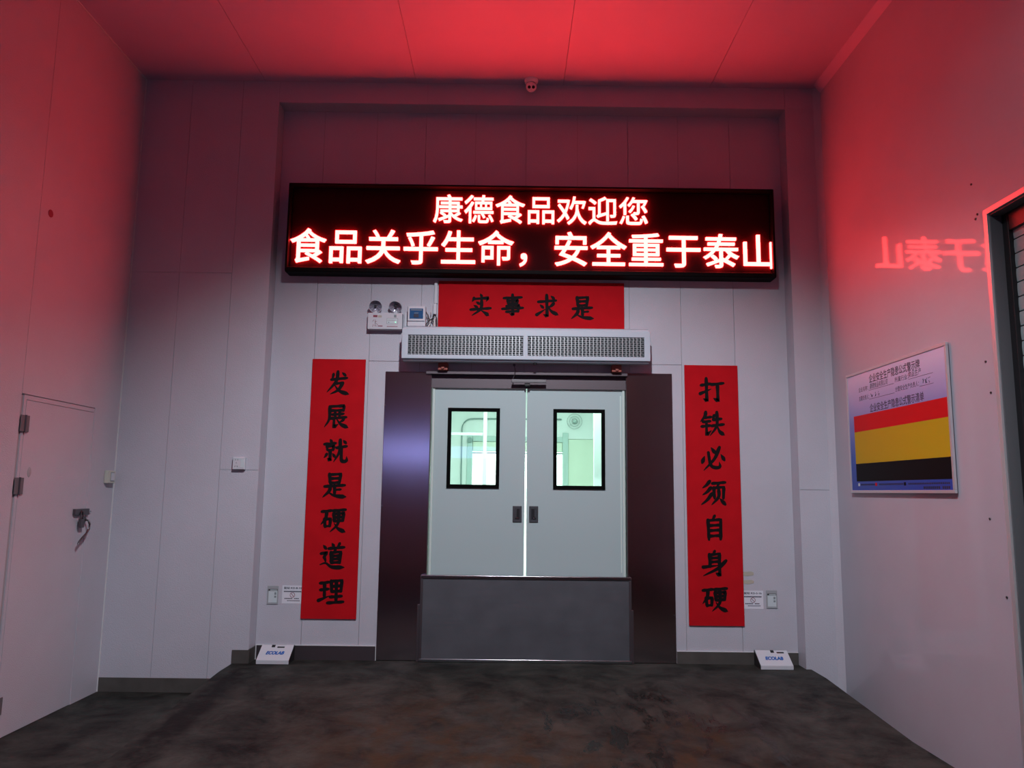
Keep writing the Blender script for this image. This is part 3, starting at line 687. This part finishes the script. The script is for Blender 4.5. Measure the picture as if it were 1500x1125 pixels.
# ================================================================== EMERGENCY LIGHT, BREAKER BOX, CABLES
t = thing('emergency_light', 'white twin-head emergency light on the wall left of the air curtain', 'emergency light', (-1.16, 0, 2.98))
EY = -.075
box('body', -1.322, -1.000, EY, -.0006, 2.985, 3.141, 'white_pl', t, .004)
for cx, yaw, tilt in ((-1.257, .25, .50), (-1.067, -.12, .72)):
    cz = 3.206
    Mx = Matrix.Translation((cx, -.062, cz)) @ Matrix.Rotation(yaw, 4, 'Z') @ Matrix.Rotation(PI/2+tilt, 4, 'X')
    bm = bmesh.new(); add_lathe(bm, [(0, -.052), (.028, -.046), (.052, -.016), (.063, .006), (.063, .012), (.058, .012)], 30, Mx); h = obj('lamp_head', bm, 'white_pl', t, True)
    bm = bmesh.new(); add_lathe(bm, [(.0585, .0115), (.045, -.008), (.024, -.022), (0, -.026)], 30, Mx); obj('reflector', bm, 'lampglass', h, True)
    bm = bmesh.new(); add_lathe(bm, [(0, .004), (.010, .002), (.013, -.006), (.010, -.024)], 14, Mx); obj('bulb', bm, 'grey_pl', h, True)
    bm = bmesh.new()
    for k in range(9):
        a = 2*PI*k/9; p = Mx @ Vector((.056*math.cos(a), .056*math.sin(a), .0115)); q = Mx @ Vector((.016*math.cos(a), .016*math.sin(a), -.018)); add_tube(bm, [p, q], .0012, 5)
    obj('reflector_ribs', bm, 'grey_pl', h)
    bm = bmesh.new(); add_cyl(bm, (cx+.004, -.045, 3.138), (cx+.002, -.045, 3.165), .013, 12); add_box(bm, cx-.014, cx+.018, -.058, -.032, 3.141, 3.152); obj('neck', bm, 'white_pl', t)
yf = EY-.0008
box('red_sticker', -1.272, -1.232, yf, EY+.001, 3.098, 3.118, 'redprint', t)
box('yellow_sticker', -1.226, -1.192, yf, EY+.001, 3.096, 3.116, 'tape', t)
bm = bmesh.new()
for (x0, x1_, z0, z1) in ((-1.144, -1.040, 3.088, 3.0905), (-1.144, -1.040, 3.034, 3.0365), (-1.144, -1.1415, 3.0365, 3.088), (-1.0425, -1.040, 3.0365, 3.088)): add_box(bm, x0, x1_, yf, EY+.001, z0, z1)
obj('indicator_border', bm, 'cardtext', t)
box('indicator_panel', -1.1413, -1.0427, yf+.0003, EY+.001, 3.0367, 3.0878, 'card', t)
box('label_patch', -1.078, -1.055, yf, EY+.001, 3.098, 3.122, 'cardtext', t)
bm = bmesh.new(); add_cyl(bm, (-1.062, EY-.003, 3.052), (-1.062, EY+.001, 3.052), .005, 12); obj('indicator_light', bm, 'green_led', t)
bm = bmesh.new(); add_cyl(bm, (-1.124, EY-.003, 3.050), (-1.124, EY+.001, 3.050), .004, 10); obj('test_button', bm, 'navy', t)
bm = bmesh.new()
for k in range(8): add_box(bm, -1.140+k*.0125, -1.132+k*.0125, yf, EY+.001, 3.007, 3.015)
for k in range(6): add_box(bm, -1.135+k*.012, -1.128+k*.012, yf, EY+.001, 3.068, 3.072)
add_box(bm, -1.226, -1.182, yf, EY+.001, 3.010, 3.018)
for p in (((-1.275, 3.055), (-1.262, 3.075)), ((-1.268, 3.03), (-1.275, 3.005)), ((-1.255, 3.05), (-1.235, 3.058)), ((-1.25, 3.075), (-1.252, 3.02)), ((-1.245, 3.04), (-1.225, 3.025)), ((-1.262, 3.018), (-1.235, 3.012))):
    (ax, az), (bx_, bz) = p; add_tube(bm, [(ax, yf, az), (bx_, yf, bz)], .0016, 4)
g_ = obj('printed_marks', bm, 'redprint', t); g_['kind'] = 'stuff'
tag(box('cable_trunking', -.988, -.962, -.028, -.0006, 2.99, 3.155, 'white_pl', None, .002), 'short white trunking between the emergency light and the breaker box', 'trunking')

t = thing('breaker_box', 'small grey breaker box with a blue window beside the emergency light', 'breaker box', (-.866, 0, 3.01))
box('case', -.950, -.782, -.095, -.0006, 3.012, 3.205, 'white_pl', t, .006)
box('lid_frame', -.946, -.786, -.108, -.0952, 3.060, 3.201, 'white_pl', t, .004)
w = box('window_cover', -.929, -.803, -.1095, -.1035, 3.080, 3.178, 'blue_win', t, .002)
box('toggle_block', -.890, -.843, -.1125, -.1095, 3.092, 3.125, 'navy', w, .001)
box('toggle_bar', -.885, -.848, -.1120, -.1095, 3.132, 3.137, 'cardtext', w)
box('cover_lip', -.918, -.815, -.1115, -.1095, 3.160, 3.168, 'cardtext', w)
tag(box('cable_duct', -.712, -.682, -.030, -.0006, 3.250, 3.472, 'white_pl', None, .002), 'upper length of upright white cable duct left of the wide banner', 'cable duct')
tag(box('cable_duct', -.7185, -.687, -.034, -.0006, 3.145, 3.247, 'white_pl', None, .002), 'short lower piece of white cable duct above the cable loops', 'cable duct')
bm = bmesh.new()
add_tube(bm, [(-.784, -.05, 3.16), (-.765, -.05, 3.13), (-.758, -.045, 3.10), (-.748, -.04, 3.075), (-.725, -.04, 3.085), (-.712, -.04, 3.12), (-.702, -.04, 3.14)], .0055, 8)
add_tube(bm, [(-.784, -.05, 3.03), (-.765, -.05, 3.06), (-.75, -.045, 3.085), (-.735, -.04, 3.09), (-.715, -.04, 3.075), (-.705, -.04, 3.04), (-.70, -.04, 3.003)], .0055, 8)
add_tube(bm, [(-.727, -.045, 3.09), (-.715, -.045, 3.125), (-.695, -.045, 3.13), (-.683, -.045, 3.10), (-.679, -.045, 3.05), (-.68, -.045, 3.003)], .006, 8)
o = obj('cable_bundle', bm, 'cable', None, True); tag(o, 'tangle of dark cables between the breaker box and the wide banner', 'cables')
bm = bmesh.new()
add_tube(bm, [(-.76, -.06, 3.003), (-.745, -.06, 3.04), (-.735, -.06, 3.075)], .006, 8); add_tube(bm, [(-.705, -.06, 3.003), (-.702, -.06, 3.05), (-.697, -.06, 3.10)], .008, 8)
add_tube(bm, [(-.74, -.03, 3.18), (-.735, -.03, 3.14), (-.75, -.03, 3.11)], .003, 6)
o = obj('white_cables', bm, 'cabwhite', None, True); tag(o, 'pale cable ends rising from behind the air curtain beside the dark cables', 'cables')

# ================================================================== HALL LAMP (above the photographer, its lamp is set at the top; skirt and floodlight added)
t = thing('ceiling_light', 'unseen round ceiling light over the hall, with a skirt added to cut off its high light', 'ceiling light', (.15, -5.3, ZC))
bm = bmesh.new(); add_lathe(bm, [(.06, ZC), (.12, 5.35), (.34, 5.32), (.36, 5.21), (.355, 5.21), (.33, 5.305), (.0, 5.312)], 40, Matrix.Translation((.15, -5.3, 0))); obj('added_skirt', bm, 'hall_dark', t, True)  # skirt added to keep this lamp's light off the upper walls

t = thing('added_flood_light', 'unseen small black floodlight under the ceiling, added to brighten the end wall', 'floodlight', (.15, -4.9, ZC))  # housing invented for the added spot
bm = bmesh.new(); add_box(bm, .0, .30, -.05, .05, -.09, .09, .01); bm.transform(Matrix.Translation((0, -4.90, 5.26)) @ Matrix.Rotation(math.radians(-53), 4, 'X')); obj('lamp_body', bm, 'black', t)
bm = bmesh.new(); add_tube(bm, [(-.02, -4.90, 5.26), (-.02, -4.90, ZC-.01), (.32, -4.90, ZC-.01), (.32, -4.90, 5.26)], .008, 8); obj('yoke', bm, 'black', t)

# ================================================================== SECURITY CAMERA
t = thing('security_camera', 'white two-lens dome camera under the ceiling above the LED sign', 'security camera', (.18, -.262, ZC))
bm = bmesh.new(); add_lathe(bm, [(0, 0), (.066, 0), (.066, -.014), (.060, -.030), (.045, -.038)], 32, Matrix.Translation((.18, -.262, ZC))); obj('base_ring', bm, 'cam_white', t, True)
bm = bmesh.new(); prof = [(.050*math.cos(a), -.068+.050*math.sin(a)) for a in [PI/2*.75-k*(PI*.875)/14 for k in range(15)]]; prof[-1] = (0, prof[-1][1])
add_lathe(bm, prof, 32, Matrix.Translation((.18, -.262, ZC))); h = obj('ball_housing', bm, 'cam_white', t, True)
for dx in (-.019, .019):
    c = Vector((.18+dx, -.262, ZC-.068)); d = Vector((dx*.4, -.80, -.50)).normalized()
    bm = bmesh.new(); add_cyl(bm, c+d*.035, c+d*.0495, .0145, 18); obj('lens', bm, 'black', h, True)

# ================================================================== RODENT GUARD BOARD
t = thing('door_guard_board', 'low grey steel guard board slotted across the foot of the double doors', 'guard board', (.18, -.05, 0))
BX0, BX1 = -.765, 1.122
box('panel', BX0+.02, BX1-.02, -.052, -.034, .020, .722, 'steel_board', t, .002)
box('top_rail', BX0, BX1, -.062, -.026, .720, .752, 'steel_trim', t, .006)
box('bottom_rail', BX0, BX1, -.060, -.028, .002, .030, 'steel_trim', t, .005)
box('side_channel', BX0, BX0+.022, -.060, -.015, .0305, .7195, 'steel_dark', t, .002)
box('side_channel', BX1-.022, BX1, -.060, -.015, .0305, .7195, 'steel_dark', t, .002)
box('slot_guide', BX0-.024, BX0-.001, -.050, -.015, .001, .49, 'steel_dark', t, .002)
box('slot_guide', BX1+.001, BX1+.018, -.050, -.015, .001, .46, 'steel_dark', t, .002)

# ================================================================== BAIT STATIONS
def bait(x0, x1_, label, side):
    t = thing('bait_station', label, 'bait station', ((x0+x1_)/2, -.13, 0), 'white wedge-shaped bait stations')
    bm = bmesh.new(); add_prism(bm, [(-.212, .0005), (-.212, .032), (-.058, .128), (-.018, .128), (-.018, .0005)], 'x', x0+.004, x1_-.004); obj('base', bm, 'black', t)
    bm = bmesh.new(); add_prism(bm, [(-.220, .003), (-.220, .036), (-.060, .136), (-.054, .128), (-.2125, .031), (-.2125, .003)], 'x', x0, x1_)
    bmesh.ops.recalc_face_normals(bm, faces=bm.faces); bmesh.ops.bevel(bm, geom=list(bm.edges), offset=.0015, segments=2, affect='EDGES'); lid = obj('lid', bm, 'white_pl', t, True)
    sl = math.atan2(.100, .160)
    me = text_mesh('ECOLAB', .052, .055, 0, .25); xs = [v.co.x for v in me.vertices]
    me.transform(Matrix.Translation((-(min(xs)+max(xs))/2, 0, 0)))
    me.transform(Matrix.Translation(((x0+x1_)/2, -.220+.070*math.cos(sl), .0365+.070*math.sin(sl)+.0012)) @ Matrix.Rotation(sl, 4, 'X') @ Matrix.Diagonal((.158/(max(xs)-min(xs)), 1, 1, 1)))
    obj('lettering', me, 'logo_blue', lid)
    bm = bmesh.new(); mid = (x0+x1_)/2+.02*side
    Mx = Matrix.Translation((mid, -.220+.168*math.cos(sl), .0366+.168*math.sin(sl))) @ Matrix.Rotation(sl, 4, 'X')
    b2 = bmesh.new(); add_box(b2, -.03, .0, -.012, .016, 0, .002); add_box(b2, .022, .085, -.018, -.004, 0, .002); b2.transform(Mx)
    me = bpy.data.meshes.new('t'); b2.to_mesh(me); b2.free(); bm.from_mesh(me); obj('lid_slot', bm, 'black', lid)
bait(-2.145, -1.865, 'white wedge-shaped bait station on the floor by the left corner of the recess', -1)
bait(2.210, 2.492, 'white wedge-shaped bait station on the floor by the right corner of the recess', 1)

# ================================================================== WARNING LABELS AND CARD POCKETS
def warn(x0, x1_, z0, z1, code, tx, label):
    t = thing('warning_label', label, 'label', ((x0+x1_)/2, 0, z0), 'printed rodent station labels')
    box('paper', x0, x1_, -.0014, -.0004, z0, z1, 'paper', t)
    w = x1_-x0; y = -.0018
    write('lettering', code, .022, (tx, y, z1-.030), 'navy', t, .03, fit=.158)
    bm = bmesh.new()
    for k in range(12): add_box(bm, tx+k*.0132, tx+k*.0132+.0105, y-.0004, y+.0004, z1-.058, z1-.048)
    for k in range(9):
        if k != 5: add_box(bm, tx+.008+k*.0145, tx+.008+k*.0145+.0115, y-.0004, y+.0004, z1-.118, z1-.110)
    for k in range(9): add_box(bm, tx+.032+k*.0128, tx+.032+k*.0128+.0105, y-.0004, y+.0004, z1-.136, z1-.130)
    g_ = obj('small_print', bm, 'navy', t); g_['kind'] = 'stuff'
    c = (tx+.078, z1-.083)
    bm = bmesh.new(); add_tube(bm, [(c[0]+.021*math.cos(2*PI*k/24), y, c[1]+.021*math.sin(2*PI*k/24)) for k in range(25)], .0022, 6)
    add_tube(bm, [(c[0]-.0145, y-.0005, c[1]+.0145), (c[0]+.0145, y-.0005, c[1]-.0145)], .0022, 6); obj('prohibition_mark', bm, 'redprint', t)
warn(-2.010, -1.834, .482, .640, '鼠站 KD-8-10', -1.995, 'white rodent station label half under the left red banner')
warn(2.141, 2.318, .480, .640, '鼠站 KD-5-16', 2.146, 'white rodent station label touching the right edge of the right red banner')
def pocket(x0, x1_, z0, z1, label):
    t = thing('card_pocket', label, 'card pocket', ((x0+x1_)/2, 0, z0), 'grey card pockets by the corners')
    box('holder', x0, x1_, -.007, -.0005, z0, z1, 'pocket', t, .002)
    c = box('card', x0+.013, x1_-.010, -.0085, -.0065, z0+.016, z1-.044, 'card', t)
    box('header_bar', x0+.010, x1_-.008, -.0092, -.0065, z1-.044, z1-.028, 'grey_pl', t)
    box('header_strip', x0+.026, x1_-.012, -.0098, -.0090, z1-.040, z1-.033, 'card', t)
    box('print_block', x1_-.034, x1_-.017, -.0091, -.0084, z1-.078, z1-.056, 'cardtext', c); box('print_block', x1_-.034, x1_-.017, -.0091, -.0084, z1-.104, z1-.086, 'cardtext', c)
pocket(-2.142, -2.043, .474, .636, 'small grey card pocket at the left end of the recess, beside the left label')
pocket(2.343, 2.442, .487, .645, 'small grey card pocket right of the right-hand rodent station label')
for z0, z1, lab in ((.772, .812, 'upper strip of old beige tape right of the right red banner'), (.701, .738, 'lower strip of old beige tape right of the right red banner')):
    bm = bmesh.new(); add_prism(bm, [(2.142, z0), (2.18, z0-.004), (2.236, z0+.004), (2.238, z1-.012), (2.215, z1-.002), (2.142, z1-.008)], 'y', -.0016, -.0004)
    tag(obj('tape_strip', bm, 'tape'), lab, 'tape', 'tape strips by the right banner')

# ================================================================== SOCKET AND SWITCH
t = thing('wall_socket', 'white square switched socket on the wall left of the recess', 'socket', (-2.395, YF, 1.665))
sy = YF-.040
box('back_box', -2.451, -2.341, YF-.034, YF-.0005, 1.664, 1.776, 'white_pl', t, .004)
box('face_plate', -2.449, -2.343, sy, YF-.034, 1.668, 1.772, 'white_pl', t, .003)
box('rocker', -2.380, -2.350, sy-.003, sy+.001, 1.682, 1.756, 'card', t, .002)
for (x, z, a) in ((-2.425, 1.752, 0), (-2.405, 1.752, 0), (-2.417, 1.724, 0), (-2.427, 1.694, .4), (-2.407, 1.694, -.4)):
    bm = bmesh.new(); add_tube(bm, [(x-.005*math.sin(a), sy-.0004, z-.006), (x+.005*math.sin(a), sy-.0004, z+.006)], .0018, 5); obj('pin_slot', bm, 'black', t)
t = thing('light_switch', 'cream light switch on the left wall between the side door and the corner', 'light switch', (XL, -.29, 1.52))
box('back_box', XL+.0006, XL+.036, -.352, -.240, 1.530, 1.640, 'cream', t, .004)
p = box('face_plate', XL+.036, XL+.042, -.350, -.242, 1.532, 1.638, 'cream', t, .002)
box('rocker', XL+.0415, XL+.048, -.318, -.262, 1.552, 1.620, 'white_pl', t, .003)
box('rocker_gap', XL+.0418, XL+.0425, -.323, -.257, 1.546, 1.626, 'cardtext', t)

# ================================================================== NOTICE BOARD ON THE RIGHT WALL
t = thing('notice_board', 'framed safety notice with red, yellow and black bands on the right wall', 'notice board', (XR, -1.34, 1.52))
NX = XR-.026
PY0, PY1, PZ0, PZ1 = -.565, -2.112, 1.522, 2.524
box('board', NX+.004, XR-.012, PY1+.01, PY0-.01, PZ0+.01, PZ1-.01, 'poster', t)
fwid = .022
for a in ((PY1, PY0, PZ1-fwid, PZ1), (PY1, PY0, PZ0, PZ0+fwid)): box('frame_bar', NX-.002, XR-.010, a[0], a[1], a[2], a[3], 'alu', t, .002)
for a in ((PY0-fwid, PY0), (PY1, PY1+fwid)): box('frame_bar', NX-.002, XR-.010, a[0], a[1], PZ0+fwid+.0005, PZ1-fwid-.0005, 'alu', t, .002)
for y in (-.75, -1.95): box('wall_spacer', XR-.012, XR-.0005, y-.03, y+.03, 1.6, 2.45, 'alu', t)
def band(name, z0, z1, m): box(name, NX+.0025, NX+.0045, -2.083, -.678, z0, z1, m, t)
band('red_band', 2.025, 2.158, 'bandred'); band('yellow_band', 1.762, 2.0245, 'bandyel'); band('black_band', 1.617, 1.7615, 'bandblk')
nx = NX+.0034
def rt(body, y, z, size, fit, m='navy', weight=.02, shear=0.0, name='lettering'):
    return write(name, body, size, (nx, y, z), m, t, weight, 0, shear, TO_RIGHT, fit)
rt('企业安全生产隐患公式警示牌', -.985, 2.408, .072, .78, weight=.012)
rt('企业安全生产隐患公式警示清单', -.975, 2.172, .070, .82, weight=.012)
rt('企业名称：', -.79, 2.352, .042, .17, weight=0); rt('所属行业：', -1.40, 2.352, .042, .20, weight=0)
rt('主要负责人：', -.79, 2.280, .042, .18, weight=0); rt('分管安全生产负责人：', -1.40, 2.280, .042, .34, weight=0)
rt('康德食品有限公司', -.99, 2.356, .048, .30, weight=-.004, shear=.2, name='handwriting'); rt('食品生产', -1.60, 2.360, .050, .18, weight=.0, shear=.2, name='handwriting')
for (y0, y1, z) in ((-.97, -1.385, 2.343), (-1.60, -1.93, 2.343), (-.97, -1.385, 2.271), (-1.745, -1.93, 2.271)): box('fill_in_line', nx-.0004, nx+.0004, y1, y0, z, z+.0022, 'navy', t)
bm = bmesh.new(); rnd = random.Random(3)
for cy in (-1.02, -1.08, -1.135, -1.79, -1.835, -1.88):
    for k in range(4):
        a = (cy-rnd.uniform(-.016, .016), 2.282+rnd.uniform(0, .038)); b = (cy-rnd.uniform(-.018, .018), 2.282+rnd.uniform(0, .038))
        add_tube(bm, [(nx-.0003, a[0], a[1]), (nx-.0003, b[0], b[1])], .0016, 4)
g_ = obj('signature_scrawl', bm, 'navy', t); g_['kind'] = 'stuff'
for y, m in ((-.70, 'card'), (-1.0, 'bandred'), (-1.45, 'bandblk')): box('key_square', nx-.0004, nx+.0006, y-.03, y, 1.578, 1.602, m, t)
bm = bmesh.new()
for k in range(58):
    y = -.75-k*.0225
    if not (-1.05 < y < -.99 or -1.50 < y < -1.43): add_box(bm, nx-.0004, nx+.0006, y-.016, y, 1.584, 1.596)
for k in range(14): 
    if k != 9: add_box(bm, nx-.0004, nx+.0006, -1.72-k*.024-.018, -1.72-k*.024, 1.552, 1.570)
g_ = obj('small_print', bm, 'navy', t); g_['kind'] = 'stuff'
